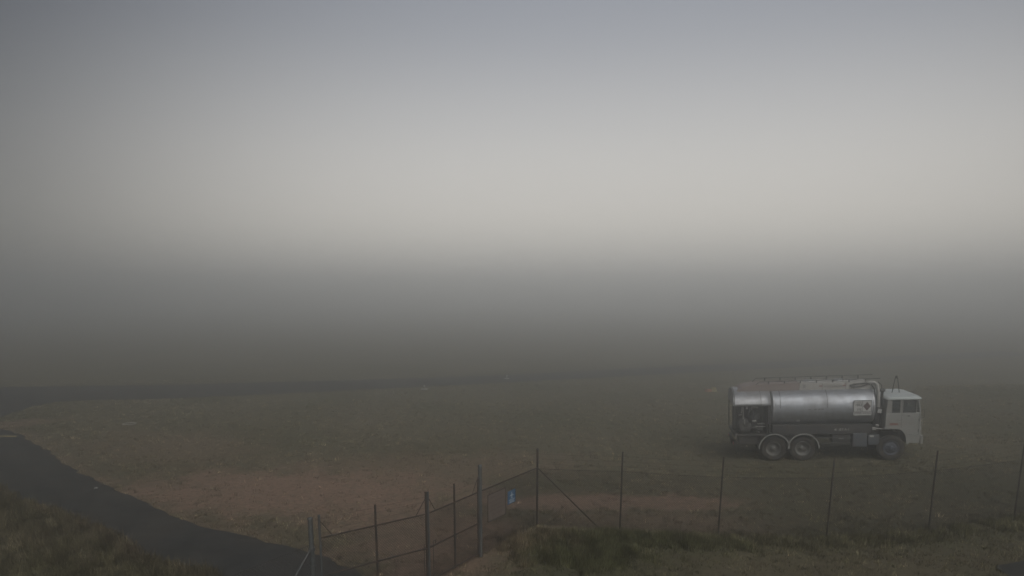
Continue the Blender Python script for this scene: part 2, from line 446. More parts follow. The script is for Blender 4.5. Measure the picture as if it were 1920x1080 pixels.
# ------------------------------------------------------------------ asphalt
from mathutils.geometry import delaunay_2d_cdt
def flat_sheet(name, poly, z, m):
    vs, _, fs, *_ = delaunay_2d_cdt([Vector(p) for p in poly], [], [list(range(len(poly)))], 1, 1e-5)
    me = bpy.data.meshes.new(name); me.from_pydata([(v.x, v.y, z) for v in vs], [], [list(f) for f in fs]); me.materials.append(m)
    bm = bmesh.new(); bm.from_mesh(me)
    for f in bm.faces:
        if f.normal.z < 0: f.normal_flip()
    bm.to_mesh(me); bm.free()
    o = bpy.data.objects.new(name, me); C.objects.link(o); return o
road = tag(flat_sheet('asphalt_road', ROAD, .012, M['asphalt']), kind='structure')
pl = flat_sheet('painted_line', [(-31.5, 35.9), (-31.5, 36.12), (-24.35, 35.42), (-24.35, 35.2)], .018, M['yellow']); pl.parent = road

nu = 64
uu, vv = np.meshgrid(np.linspace(0, 1, nu) ** 2, np.linspace(0, 1, nu))
ax_ = (10.2 + 2.0 * vv) * (1 - uu) + 30 * uu; ay_ = (4 + 13.5 * vv) * (1 - uu) + (4 + 18 * vv) * uu
ax_ = ax_ + np.where(uu < 1e-6, rng.uniform(-.06, .06, uu.shape), 0)
ap = MB().add(list(zip(ax_.ravel(), ay_.ravel(), (h(ax_, ay_) + .03).ravel())), [(j * nu + i, j * nu + i + 1, (j + 1) * nu + i + 1, (j + 1) * nu + i) for j in range(nu - 1) for i in range(nu - 1)], True).build('asphalt_apron', M['asphalt'])
tag(ap, kind='structure')

# ------------------------------------------------------------------ fences and gate
def mesh_panel(A, B, zA, zB, z0, z1, r=.0034, pitch=.068, off=0.0):
    """woven wire between two points: crossing diagonal wires, a twisted edge at top"""
    A, B = Vector((*A, zA)), Vector((*B, zB))
    L = (B - A).to_2d().length; d = (B - A) / L
    nrm = Vector((-d.y, d.x, 0)).normalized()
    mb = MB(); Hh = z1 - z0; slope = 1.0
    def P(s, z, o): return A + d * s + Vector((0, 0, z)) + nrm * (o + off)
    for sgn in (1, -1):
        s = -Hh
        while s < L + Hh:
            s0, s1 = s, s + sgn * Hh
            za, zb = z0, z1
            lo, hi = (s0, s1) if s0 < s1 else (s1, s0)
            if hi > 0 and lo < L:
                def zat(q): return z0 + (q - s0) / (s1 - s0) * Hh
                a, c = max(lo, 0), min(hi, L)
                if c - a > .02:
                    p, q_ = P(a, zat(a), sgn * .0022), P(c, zat(c), sgn * .0022)
                    dd = (q_ - p).normalized(); u = nrm; w = dd.cross(u)
                    vs = []
                    for e in (p, q_):
                        for t in (0, 2.094, 4.189): vs.append(e + (u * math.cos(t) + w * math.sin(t)) * r)
                    mb.add(vs, [(0, 1, 4, 3), (1, 2, 5, 4), (2, 0, 3, 5)])
            s += pitch
    k = 0; s = .03
    while s < L - .02:                                   # twisted wire ends above the rail
        p = P(s, z1 - .01, 0); t = P(s + random.uniform(-.012, .012), z1 + random.uniform(.02, .04), random.uniform(-.012, .012))
        vs = [p - d * r, p + d * r, p + nrm * r, t]
        mb.add(vs, [(0, 1, 3), (1, 2, 3), (2, 0, 3)]); s += pitch
    return mb

def post(name, x, y, z0, H_, r, m, parent, lean=(0, 0), cap=True, n_=12):
    mb = MB()
    zb = hz(x, y) - .15
    mb.tube([(x, y, zb), (x + lean[0], y + lean[1], zb + .15 + H_)], r, n_)
    if cap:
        mb.tube([(x + lean[0], y + lean[1], zb + .15 + H_ - .02), (x + lean[0], y + lean[1], zb + .15 + H_ + .018), (x + lean[0], y + lean[1], zb + .15 + H_ + .03)], [r * 1.12, r * 1.12, r * .5], n_)
    return mb.build(name, m, parent)

def strand(parent, pts, name, r, m, n_=4):
    return MB().tube(pts, r, n_).build(name, m, parent)

# right-hand run of fence
fr = tag(empty('chain_link_fence'), 'long chain link fence of thin steel posts running in front of the tanker', 'fence')
for i, (x, y) in enumerate(FENCE_R):
    post('post', x, y, 0, 2.33 if i else 2.36, .032 if i == 0 else .024, M['galv_dark'], fr, (random.uniform(.0, .05) * (i > 0), random.uniform(-.03, .03) * (i > 0)))
for (A, B) in zip(FENCE_R[:-1], FENCE_R[1:]):
    o = mesh_panel(A, B, hz(*A), hz(*B), .03, 1.78, off=-.03).build('wire_mesh', M['wire'], fr); o['kind'] = 'stuff'
for zt, rr in ((1.78, .004), (1.93, .0022), (2.08, .0022), (2.23, .0022)):
    pts = []
    for (A, B) in zip(FENCE_R[:-1], FENCE_R[1:]):
        for k in range(6):
            t = k / 6; sag = .02 * 4 * t * (1 - t)
            pts.append((A[0] + (B[0] - A[0]) * t, A[1] + (B[1] - A[1]) * t - .028, hz(A[0], A[1]) * (1 - t) + hz(*B) * t + zt - sag))
    strand(fr, pts, 'straining_wire' if zt < 1.8 else 'barbed_wire', rr, M['wire'])
strand(fr, [(.78, 21.29, 1.78), (2.62, 20.96, .0)], 'brace', .019, M['galv_dark'], 8)

# panel between the gate and the corner
fs = tag(empty('chain_link_fence'), 'short chain link fence panel with signs, between thick gate post and corner post', 'fence')
post('post', *GP[2], 0, 2.5, .052, M['galv'], fs, n_=16)
o = mesh_panel((GP[2][0] + .05, GP[2][1] + .08), GP[3], 0, 0, .03, 1.78, off=0).build('wire_mesh', M['wire'], fs); o['kind'] = 'stuff'
dv = (Vector(GP[3]) - Vector(GP[2])).normalized()
strand(fs, [(GP[2][0], GP[2][1], 1.80), (GP[3][0], GP[3][1], 1.80)], 'top_rail', .019, M['galv_dark'], 8)
for zt in (1.95, 2.1, 2.25):
    strand(fs, [(GP[2][0], GP[2][1], zt), (GP[3][0], GP[3][1], zt)], 'barbed_wire', .0022, M['wire'])

# run of fence that comes towards the camera
fl = tag(empty('chain_link_fence'), 'chain link fence running out of frame left of the leftmost thick gate post', 'fence')
post('post', *FENCE_L[0], 0, 2.29, .052, M['galv'], fl, n_=16)
post('post', *FENCE_L[2], 0, 2.3, .024, M['galv_dark'], fl)
for A, B in zip(FENCE_L[:-1], FENCE_L[1:]):
    o = mesh_panel(A, B, 0, 0, .03, 1.72).build('wire_mesh', M['wire'], fl); o['kind'] = 'stuff'
strand(fl, [(*FENCE_L[0], 1.72), (*FENCE_L[2], 1.70)], 'straining_wire', .005, M['wire'])
strand(fl, [(FENCE_L[0][0], FENCE_L[0][1], 1.66), (-5.05, 13.3, .05)], 'brace', .022, M['galv'], 8)
MB().tube([(FENCE_L[0][0], FENCE_L[0][1], 1.58), (FENCE_L[0][0], FENCE_L[0][1], 1.66)], .072, 16).build('clamp', M['galv'], fl)
MB().tube([(FENCE_L[0][0], FENCE_L[0][1], 1.20), (FENCE_L[0][0], FENCE_L[0][1], 1.26)], .070, 16).build('clamp', M['galv'], fl)

def gate_leaf(A, B, label, hang):
    g = tag(empty('gate_leaf', (A[0], A[1], 0)), label, 'gate', 'leaves of the double gate')
    d3 = Vector((B[0] - A[0], B[1] - A[1], 0)); L = d3.length; d3.normalize()
    P = lambda s, z: (d3.x * s, d3.y * s, z)
    ends = (.10, L - .035) if hang == 0 else (.035, L - .10)
    tops = (2.30, 2.33) if hang == 0 else (2.32, 2.14)
    for s, tp in zip((ends[0], (ends[0] + ends[1]) / 2, ends[1]), (tops[0], 2.27, tops[1])):
        MB().tube([P(s, .09), P(s, tp)], .026, 10).tube([P(s, tp - .005), P(s, tp + .012)], .029, 10).build('stile', M['galv_dark'] if s != ends[0] else M['galv'], g)
    for z, nm in ((1.80, 'top_rail'), (.95, 'middle_rail'), (.11, 'bottom_rail')):
        MB().tube([P(ends[0], z), P(ends[1], z)], .019, 8).build(nm, M['galv_dark'], g)
    for s, e in ((ends[0], .28), (ends[1], -.28)):
        MB().tube([P(s, 2.2), P(s + e, 1.81)], .009, 6).build('strut', M['galv_dark'], g)
    o = mesh_panel((d3.x * ends[0], d3.y * ends[0]), (d3.x * ends[1], d3.y * ends[1]), 0, 0, .1, 1.80, off=.018).build('wire_mesh', M['wire'], g); o['kind'] = 'stuff'
    for zt in (1.95, 2.1, 2.22):
        strand(g, [P(ends[0], zt), P(ends[1], zt)], 'barbed_wire', .0022, M['wire'])
    s = ends[1] - .10 if hang == 0 else ends[0] + .12
    nr = Vector((d3.y, -d3.x, 0)) * .04
    bx = Vector(P(s, 0)) + nr
    MB().tube([(bx.x, bx.y, .02), (bx.x, bx.y, 1.08), (bx.x + d3.x * .09, bx.y + d3.y * .09, 1.10), (bx.x + d3.x * .09, bx.y + d3.y * .09, 1.0)], .010, 6).build('drop_bolt', M['galv_dark'], g)
    MB().tube([P(ends[1 - hang] - (.12 if hang == 0 else -.02), .95), P(ends[1 - hang] + (.02 if hang == 0 else .12), .95)], .03, 8).build('latch', M['galv_dark'], g)
    return g
gate_leaf(GP[0], GP[1], 'near leaf of wire mesh double gate, hung on leftmost thick post, over the asphalt', 0)
gate_leaf(GP[1], GP[2], 'far leaf of wire mesh double gate, next to the thick post by the signs', 1)

# signs wired to that short panel
def on_panel(s, z, off): return Vector((GP[2][0] + dv.x * s + dv.y * off, GP[2][1] + dv.y * s - dv.x * off, z))
ang = math.atan2(dv.y, dv.x)
sg = tag(empty('fence_sign', on_panel(1.56, 1.28, .03), (0, 0, ang)), 'small blue sign with white aircraft symbol wired to the chain link fence', 'sign')
MB().box(-.205, .205, -.006, .006, -.19, .19).build('plate', M['sign_blue'], sg, .003)
sym = MB()
sym.prism([(-.015, -.02), (.015, -.02), (.022, .09), (.0, .16), (-.022, .09)], -.012, -.007)
sym.prism([(-.13, .035), (.13, .035), (.02, .085), (-.02, .085)], -.0125, -.0075)
sym.prism([(-.055, -.035), (.055, -.035), (.012, -.005), (-.012, -.005)], -.013, -.008)
sym.build('aircraft_symbol', M['sign_white'], sg)
for z, w in ((-.075, .15), (-.115, .12), (-.15, .14)):
    MB().box(-w, w, -.011, -.007, z - .010, z + .010).build('printed_line', M['sign_white'], sg)
sg2 = tag(empty('fence_sign', on_panel(.78, 1.24, .03), (0, 0, ang)), 'larger faded brown sign board wired to the fence beside the thick post', 'sign')
MB().box(-.44, .44, -.006, .006, -.36, .36).build('plate', M['sign_brown'], sg2, .004)
MB().box(-.46, .46, -.009, .004, .362, .385).box(-.46, .46, -.009, .004, -.385, -.362).box(-.46, -.442, -.009, .004, -.362, .362).box(.442, .46, -.009, .004, -.362, .362).build('frame', M['galv_dark'], sg2)
for k, w in enumerate((.30, .36, .26, .34, .20)):
    MB().box(-w, w, -.010, -.007, .25 - k * .12, .285 - k * .12).build('printed_line', M['sign_ink'], sg2)

# ------------------------------------------------------------------ fuel tanker
T0 = Vector((9.40, 30.75)); yaw = R(-10.5)
fw = Vector((math.cos(yaw), math.sin(yaw)))
pr, pf = T0 + fw * 2.4 * TLEN, T0 + fw * 6.84 * TLEN
zr, zf = hz(*pr), hz(*pf)
pitch = math.atan2(zf - zr, 4.44 * TLEN)
z_at0 = zr - 2.4 * TLEN * math.tan(pitch)
truck = tag(empty('fuel_tanker', (T0.x, T0.y, z_at0 + .0), (0, -pitch, yaw)), 'old three axle fuel tanker truck with silver tank and cream cab parked on grass', 'truck')

ch = MB()
for s in (-.42, .42): ch.box(.25, 7.7, s - .04, s + .04, .78, 1.02)
for x in (.3, 1.2, 2.42, 3.9, 5.2, 7.5): ch.box(x - .05, x + .05, -.38, .38, .82, .98)
ch.build('chassis_frame', M['black'], truck, .01)

def wheel(x, side, kind):
    R0 = .50
    yo = 1.17 * side                     # outer face
    def ty(y):
        hw = .125
        return [(y - hw * .75, .30), (y - hw, .36), (y - hw, .44), (y - hw * .88, .485), (y - hw * .3, R0), (y + hw * .3, R0), (y + hw * .88, .485), (y + hw, .44), (y + hw, .36), (y + hw * .75, .30)]
    mb = MB()
    cs = [yo - side * .13] if kind == 'front' else [yo - side * .13, yo - side * .43]
    for y in cs:
        mb.lathe(ty(y), 'y', (0, 0, 0), 40, closed=True)
        for k in range(40):              # tread blocks
            t = 2 * math.pi * (k + .5) / 40; c, s_ = math.cos(t), math.sin(t)
            vs = []
            for dy in (-.085, .085):
                for dr_, dt in ((.494, -.05), (.494, .05), (.512, .035), (.512, -.035)):
                    vs.append((dr_ * math.cos(t + dt), y + dy, dr_ * math.sin(t + dt)))
            mb.add(vs, [(0, 1, 2, 3), (7, 6, 5, 4), (0, 4, 5, 1), (1, 5, 6, 2), (2, 6, 7, 3), (3, 7, 4, 0)])
    w = mb.build('wheel', M['rubber'], truck, own=True); w.location = (x * TLEN, 0, .49)
    f = yo
    if kind == 'front':
        prof = [(f - side * .02, .305), (f - side * .005, .295), (f - side * .02, .275), (f - side * .10, .25), (f - side * .05, .19), (f - side * .03, .11), (f - side * .03, 0)]
    else:
        prof = [(f - side * .02, .305), (f - side * .005, .295), (f - side * .02, .275), (f - side * .16, .255), (f - side * .17, .17), (f - side * .15, .0)]
    MB().lathe(prof, 'y', (0, 0, 0), 36).build('rim', M['rim_blue'] if kind == 'front' else M['rim'], w, own=True)
    hb = MB()
    d0 = .03 if kind == 'front' else .15
    hb.lathe([(f - side * d0, .10), (f - side * (d0 - .06), .095), (f - side * (d0 - .075), .06), (f - side * (d0 - .075), 0)], 'y', (0, 0, 0), 20)
    for k in range(8):
        t = 2 * math.pi * k / 8
        hb.lathe([(f - side * (d0 + .01), .02), (f - side * (d0 - .03), .02), (f - side * (d0 - .03), 0)], 'y', (.15 * math.cos(t), 0, .15 * math.sin(t)), 6, smooth=False)
    hb.build('hub', M['rim_blue'] if kind == 'front' else M['rim'], w, own=True)
    return w
for x, k in ((1.78, 'rear'), (3.06, 'rear'), (6.84, 'front')):
    for s in (-1, 1): wheel(x, s, k)
    MB().tube([(x, -.85, .5), (x, .85, .5)], .075, 10).build('axle', M['black'], truck)
    if k == 'rear':
        MB().lathe([(-.16, 0), (-.16, .14), (-.08, .19), (.08, .19), (.16, .14), (.16, 0)], 'y', (x, 0, .52), 14).build('differential', M['black'], truck)
for s in (-1, 1):
    sp_ = MB()
    for k in range(5): sp_.box(1.85 + .1 * k, 3.0 - .1 * k, s * .5 - .04, s * .5 + .04, .62 + k * .022, .64 + k * .022)
    sp_.build('leaf_spring', M['black'], truck)
for x in (1.80, 3.08):                    # half round mudguards
    for s in (-1, 1):
        mb = MB(); nn = 22
        for (ra, rb, ya, yb) in ((.565, .58, .60, 1.235), (.565, .61, 1.235, 1.26)):
            vs = []
            for k in range(nn + 1):
                t = R(-2) + R(184) * k / nn
                for r_, y_ in ((ra, ya), (rb, ya), (rb, yb), (ra, yb)): vs.append((x * TLEN + r_ * math.cos(t), s * y_, .53 + r_ * math.sin(t)))
            fs_ = [(4 * k + j, 4 * k + (j + 1) % 4, 4 * k + 4 + (j + 1) % 4, 4 * k + 4 + j) for k in range(nn) for j in range(4)]
            fs_ += [(0, 1, 2, 3), (4 * nn, 4 * nn + 3, 4 * nn + 2, 4 * nn + 1)]
            mb.add(vs, fs_)
        mb.build('mudguard', M['guard'], truck, own=True)

# tank: flattened oval barrel with dished ends
TZ, TW, TH = 2.12, 1.2, .79
def oval(t, kw=1.0, kh=1.0, e=2.35):
    c, s = math.cos(t), math.sin(t)
    return TW * kw * math.copysign(abs(c) ** (2 / e), c), TH * kh * math.copysign(abs(s) ** (2 / e), s)
def barrel(stations, n_=56, mb=None):
    mb = mb or MB(); vs = []
    for (x, k) in stations:
        for i in range(n_):
            y, z = oval(2 * math.pi * i / n_, k, k); vs.append((x, y, TZ + z))
    m_ = len(stations)
    mb.add(vs, [(a * n_ + i, a * n_ + (i + 1) % n_, (a + 1) * n_ + (i + 1) % n_, (a + 1) * n_ + i) for a in range(m_ - 1) for i in range(n_)], True)
    mb.add(vs[:n_], [tuple(range(n_))]); mb.add(vs[-n_:], [tuple(range(n_))])
    return mb
tank = barrel([(1.52, .55), (1.60, .82), (1.68, .95), (1.72, 1.0), (1.74, 1.0), (2.6, 1.002), (3.4, .999), (4.5, 1.002), (5.4, 1.0), (6.02, 1.0), (6.06, .985), (6.13, .93), (6.20, .78), (6.25, .5)]).build('tank', M['steel'], truck)
def band(x, w, k, name, m, par, t0=0, t1=2 * math.pi, n_=56):
    vs = []; mb = MB()
    for i in range(n_ + 1):
        t = t0 + (t1 - t0) * i / n_
        for xx, kk in ((x - w, k - .004), (x - w, k), (x + w, k), (x + w, k - .004)):
            y, z = oval(t, kk, kk + .003); vs.append((xx, y, TZ + z))
    mb.add(vs, [(4 * i + j, 4 * i + j + 1, 4 * i + 5 + j, 4 * i + 4 + j) for i in range(n_) for j in range(3)])
    return mb.build(name, m, par)
for x in (2.04, 4.07): band(x, .012, 1.006, 'weld_seam', M['pump'], tank, R(2), R(178))
for x in (2.04, 4.07): pass
for x in (1.76, 6.03): band(x, .03, 1.008, 'end_band', M['panel'], tank)
fv = MB()
for (x0, x1, z0, z1) in ((2.10, 3.04, 2.405, 2.42), (3.025, 3.04, 2.14, 2.405), (2.10, 2.115, 2.14, 2.405)):
    y = lambda z: -TW * (1 - abs((z - TZ) / TH) ** 2.35) ** (1 / 2.35)
    fv.add([(x0, y(z0) - .004, z0), (x1, y(z0) - .004, z0), (x1, y(z1) - .004, z1), (x0, y(z1) - .004, z1)], [(0, 1, 2, 3)])
fv.build('faded_sign_outline', M['panel'], tank)
for x in (3.3, 3.55, 3.72, 3.85): MB().box(x - .05, x + .05, -1.222, -1.195, 2.10, 2.125).build('trim_clip', M['pump'], tank)

# valance and lockers under the tank
MB().box(1.72, 6.02, -1.10, 1.10, 1.06, 1.46).build('valance', M['black'], truck, .02)
MB().box(1.55, 6.1, -.6, .6, 1.02, 1.06).build('subframe', M['black'], truck)
for x0, x1, z0, z1, y0, m_, nm in ((5.20, 5.82, .55, 1.10, -1.16, 'bluebox', 'locker'), (5.86, 6.34, .62, 1.02, -1.12, 'bluebox', 'battery_box'), (4.35, 5.10, .72, 1.03, -1.06, 'black', 'locker')):
    bx_ = MB().box(x0, x1, y0, y0 + .5, z0, z1).build(nm, M[m_], truck, .015)
    MB().box(x0 + .04, x1 - .04, y0 - .012, y0 - .001, z0 + .04, z1 - .04).build('lid', M[m_], bx_, .006)
MB().box(4.62, 4.84, -1.078, -1.074, .86, .94).build('label_plate', M['lettering'], truck)
MB().box(5.92, 6.10, -1.142, -1.137, .94, 1.01).build('label_plate', M['lettering'], truck)
for z in (.70, .92): MB().box(3.72, 5.15, -1.13, -1.08, z - .02, z + .02).build('side_guard_rail', M['pump'], truck)
MB().tube([(3.9, -.95, .62), (4.4, -.98, .58), (4.9, -.95, .64), (5.2, -.9, .60)], .03, 8).build('pipe', M['pump'], truck)
MB().tube([(1.55, .98, .8), (5.0, .98, .8)], .2, 14).build('air_tank', M['black'], truck)

# rear canopy over the pump bay
cp = MB(); nn = 30; vs = []
t0 = math.asin(min(1, (2.30 - TZ) / TH) ** (2.35 / 2))
for x in (0.0, .02, 1.19, 1.66):
    for i in range(nn + 1):
        y, z = oval(t0 + (math.pi - 2 * t0) * i / nn, 1.005, 1.0); vs.append((x, y, TZ + z))
k = nn + 1
cp.add(vs, [(a * k + i, a * k + i + 1, (a + 1) * k + i + 1, (a + 1) * k + i) for a in range(3) for i in range(nn)], True)
cp.add(vs[:k], [tuple(range(k))])
canopy = cp.build('rear_canopy', M['panel'], truck)
canopy.modifiers.new('solid', 'SOLIDIFY').thickness = .02
band(1.19, .008, 1.012, 'panel_joint', M['pump'], canopy, t0, math.pi - t0, 30)
band(.02, .02, 1.014, 'edge_trim', M['pump'], canopy, t0, math.pi - t0, 30)
band(1.645, .016, 1.014, 'edge_trim', M['pump'], canopy, t0, math.pi - t0, 30)
MB().box(.0, 1.66, -1.195, -1.165, 2.265, 2.298).build('canopy_rail', M['pump'], truck)
MB().box(0, 1.66, 1.165, 1.195, 2.265, 2.298).build('canopy_rail', M['pump'], truck)

# pump bay
bay = MB().box(.06, 1.50, -.05, .0, 1.12, 2.29).box(1.48, 1.53, -1.1, 1.1, 1.06, 2.29).build('bay_wall', M['black'], truck)
MB().box(.02, 1.72, -1.12, 1.12, 1.02, 1.10).build('bay_floor', M['black'], truck, .01)
for x, y in ((.03, -1.14), (.03, 1.14), (1.60, -1.14), (1.60, 1.14)): MB().box(x - .025, x + .025, y - .025, y + .025, 1.10, 2.27).build('corner_post', M['pump'], truck)
MB().lathe([(1.12, .0), (1.12, .17), (1.5, .19), (1.9, .19), (2.02, .12), (2.05, 0)], 'z', (.95, -.55, 0), 20).build('filter_vessel', M['pump'], truck)
rl = MB()
for y in (-.98, -.62): rl.lathe([(y - .01, .30), (y + .01, .30), (y + .01, .02), (y - .01, .02)], 'y', (.5, 0, 1.42), 28, closed=True)
rl.lathe([(-.98, .12), (-.62, .12)], 'y', (.5, 0, 1.42), 20).build('hose_reel', M['pump'], truck)
hs_ = MB()
for j in range(6): hs_.lathe([(-.95 + .055 * j + .022 * math.cos(a), .22 + .022 * math.sin(a)) for a in [2 * math.pi * q_ / 6 for q_ in range(6)]], 'y', (.5, 0, 1.42), 28, closed=True)
hs_.build('coiled_hose', M['hose'], truck)
for pts, r_, m_ in (([(.36, -1.05, 2.27), (.36, -1.05, 2.05), (.34, -1.05, 1.98)], .028, 'pipe'), ([(.42, -1.06, 2.27), (.42, -1.06, 1.72)], .022, 'pipe'),
                    ([(.50, -1.0, 1.70), (.50, -1.0, 1.50)], .02, 'pipe'), ([(.80, -1.03, 2.26), (.80, -1.03, 2.1)], .02, 'pipe'),
                    ([(1.28, -1.0, 2.2), (1.28, -1.0, 1.55), (1.36, -1.0, 1.5)], .03, 'pump'), ([(.2, -.9, 1.5), (.5, -.95, 1.3), (.95, -.9, 1.34), (1.3, -.9, 1.26)], .05, 'pump'),
                    ([(1.05, -1.02, 1.52), (1.40, -1.02, 1.52)], .016, 'pipe'), ([(1.0, -1.0, 1.40), (1.42, -1.0, 1.40)], .018, 'pipe'),
                    ([(.85, -.95, 2.18), (.98, -1.02, 2.22), (1.08, -1.0, 2.2)], .045, 'pipe'), ([(.22, -1.06, 1.9), (.36, -1.06, 1.91)], .02, 'pipe'),
                    ([(.1, -1.1, 2.2), (.16, -1.08, 1.8), (.12, -1.1, 1.45), (.22, -1.05, 1.2)], .035, 'hose'), ([(.7, -.98, 2.15), (.62, -1.0, 1.8), (.72, -1.02, 1.55)], .03, 'hose')):
    MB().tube(pts, r_, 8).build('bay_pipe', M[m_], truck)
MB().box(.54, .62, -1.09, -1.02, 2.14, 2.26).build('gauge', M['placard'], truck, .01)
MB().box(.84, 1.02, -1.06, -.9, 1.60, 1.66).build('meter', M['pipe'], truck, .01)
MB().lathe([(-.06, .14), (-.02, .15), (.02, .15), (.06, .14), (.06, 0)], 'y', (1.06, -.9, 1.83), 20).build('meter', M['pump'], truck)
for x, z in ((.60, 1.30), (1.1, 1.24), (.85, 1.42)):
    MB().lathe([(0, .07), (.015, .085), (.03, .07), (.015, .055)], 'y', (x, -1.1, z), 16, closed=True).build('valve_wheel', M['pump'], truck)
MB().lathe([(-.02, .03), (.02, .03), (.02, 0)], 'y', (1.13, -1.12, 1.19), 10).build('valve_cap', M['placard'], truck)
MB().tube([(.04, -1.16, 1.40), (.02, -1.2, 1.28), (.08, -1.2, 1.2), (.03, -1.18, 1.05)], .025, 8).build('grab_handle', M['pump'], truck)
MB().tube([(.06, -1.18, 1.16), (.10, -1.18, 1.08), (.16, -1.18, 1.15)], .018, 8).tube([(.10, -1.18, 1.08), (.09, -1.18, .98)], .018, 8).build('tow_hook', M['pipe'], truck)
MB().box(.02, .10, -1.15, 1.15, .62, .80).build('rear_bumper', M['black'], truck, .01)
for s in (-1, 1):
    MB().box(-.01, .018, s * .95 - .12, s * .95 + .12, .66, .76).build('tail_light', M['redlens'], truck, .005)
    MB().box(.12, .14, s * .9 - .25, s * .9 + .25, .32, .80).build('mud_flap', M['hose'], truck)
MB().box(.25, 1.05, -1.05, -.5, .68, 1.0).build('locker', M['black'], truck, .015)

# walkway coaming, fairing, rails on top
co = MB().box(2.96, 6.0, -.66, .66, 2.80, 3.10).build('walkway_coaming', M['coaming'], truck, .015)
MB().prism([(.18, 2.86), (.42, 2.98), (1.0, 3.08), (2.955, 3.10), (2.955, 2.80), (.18, 2.80)], -.66, .66).build('coaming_fairing', M['fairing'], truck, .01)
for x in (3.95, 4.95, 5.3): MB().box(x - .006, x + .006, -.672, -.661, 2.82, 3.09).build('coaming_joint', M['pump'], co)
for x in (3.88, 4.72 + .18): MB().box(x - .07, x + .07, -.670, -.662, 2.95, 3.0).build('red_mark', M['redmark'], co)
text('lettering', 'HIGHLY FLAMMABLE', .105, M['greyletters'], co, (4.42, -.668, 2.95), (R(90), 0, 0), sx=.82)
MB().box(3.10, 3.22, -.668, -.662, 2.90, 3.04).build('grey_patch', M['greyletters'], co)
for y, zz in ((-.60, 3.19), (.50, 3.22)):
    rail = MB().tube([(1.02, y, 3.08), (1.2, y, zz), (6.42, y, zz + .03)], .017, 8).build('hand_rail', M['pump'], truck)
    for x in (1.6, 2.3, 3.0, 3.7, 4.4, 5.1, 5.8): MB().box(x - .03, x + .03, y - .02, y + .02, 3.10, zz + .02).build('rail_bracket', M['pump'], rail)
for x in (3.5, 4.8):
    MB().lathe([(3.10, .25), (3.14, .25), (3.16, .22), (3.17, 0)], 'z', (x, 0, 0), 20).build('hatch_lid', M['panel'], truck)
MB().lathe([(3.09, .30), (3.13, .27), (3.17, .16), (3.19, 0)], 'z', (5.55, -.3, 0), 20).build('vent_dome', M['coaming'], truck)
MB().tube([(5.95, -.70, 3.04), (5.6, -.70, 2.92), (5.2, -.70, 2.90), (5.12, -.70, 2.97), (5.4, -.70, 3.03), (5.8, -.70, 3.06), (5.95, -.70, 3.0)], .02, 8).build('hanging_hose', M['hose'], truck)

# pipes between tank and cab
MB().tube([(5.9, -.62, 3.06), (6.16, -.70, 3.06), (6.26, -.74, 2.98), (6.30, -.80, 2.7), (6.32, -.86, 2.1)], .085, 14).build('vapour_pipe', M['pipe'], truck)
MB().tube([(5.98, -.82, 3.02), (6.10, -.88, 2.85), (6.17, -.92, 2.5), (6.18, -.95, 2.1), (6.2, -.95, 1.4)], .026, 8).build('hose', M['hose'], truck)
MB().tube([(6.3, -.7, 3.1), (6.42, -.80, 2.98), (6.45, -.88, 2.6), (6.44, -.92, 2.1), (6.42, -.92, 1.5)], .02, 8).build('hose', M['hose'], truck)
MB().box(6.10, 6.46, -1.0, -.8, 2.06, 2.11).build('pipe_bracket', M['black'], truck)
st = MB().tube([(6.46, -.80, 1.1), (6.47, -.80, 2.72)], .055, 12).build('intake_stack', M['pump'], truck)
MB().lathe([(2.70, .05), (2.73, .12), (2.79, .125), (2.83, .08), (2.84, 0)], 'z', (6.47, -.80, 0), 18).build('stack_cap', M['pump'], st)
MB().box(6.15, 6.50, -.75, .85, 1.05, 2.1).build('engine_bulkhead', M['black'], truck, .02)
pt = MB().box(-.08, .08, -.005, .005, -.075, .075).build('paper_tag', M['placard'], truck); pt.location = (6.33 * TLEN, -1.02, 1.97); pt.rotation_euler = (0, R(12), 0)
MB().box(6.18, 6.30, -1.1, -1.0, 1.36, 1.44).build('fitting', M['pipe'], truck, .01)
MB().box(6.03, 6.17, -1.12, -1.0, 1.22, 1.32).build('fitting', M['pipe'], truck, .01)
MB().tube([(6.2, -1.05, 1.27), (6.5, -1.08, 1.26)], .025, 8).build('pipe', M['pipe'], truck)

# placard and lettering
pc = MB().box(5.16, 5.92, -1.222, -1.212, 1.84, 2.44).build('hazard_placard', M['placard'], truck)
bd = MB()
for x0, x1, z0, z1 in ((5.16, 5.92, 2.42, 2.44), (5.16, 5.175, 1.98, 2.42), (5.905, 5.92, 1.98, 2.42), (5.175, 5.905, 1.98, 1.99), (5.53, 5.54, 1.99, 2.42), (5.175, 5.53, 2.34, 2.347)):
    bd.box(x0, x1, -1.2265, -1.2225, z0, z1)
for z in (1.90, 1.945): bd.box(5.18, 5.50, -1.2265, -1.2225, z, z + .012).box(5.55, 5.90, -1.2265, -1.2225, z, z + .012)
bd.build('placard_border', M['ink'], pc)
dm = MB().prism([(5.725, 2.03), (5.885, 2.20), (5.725, 2.37), (5.565, 2.20)], -1.2275, -1.2225).build('hazard_diamond', M['diamond'], pc)
text('number', '1863', .15, M['ink'], pc, (5.37, -1.225, 2.25), (R(90), 0, 0))
text('code', '3YE', .13, M['ink'], pc, (5.40, -1.225, 2.07), (R(90), 0, 0))
text('lettering', 'JET A-1', .13, M['lettering'], truck, (4.84, -1.106, 1.25), (R(90), 0, 0), sx=1.1)
MB().prism([(4.40, 1.25), (4.50, 1.30), (4.50, 1.20)], -1.110, -1.103).build('arrow_mark', M['lettering'], truck)
tt = TZ - 1.63; yy = -TW * (1 - (tt / TH) ** 2.35) ** (1 / 2.35)
ny_, nz_ = (abs(yy) / TW) ** 1.35 / TW, (tt / TH) ** 1.35 / TH
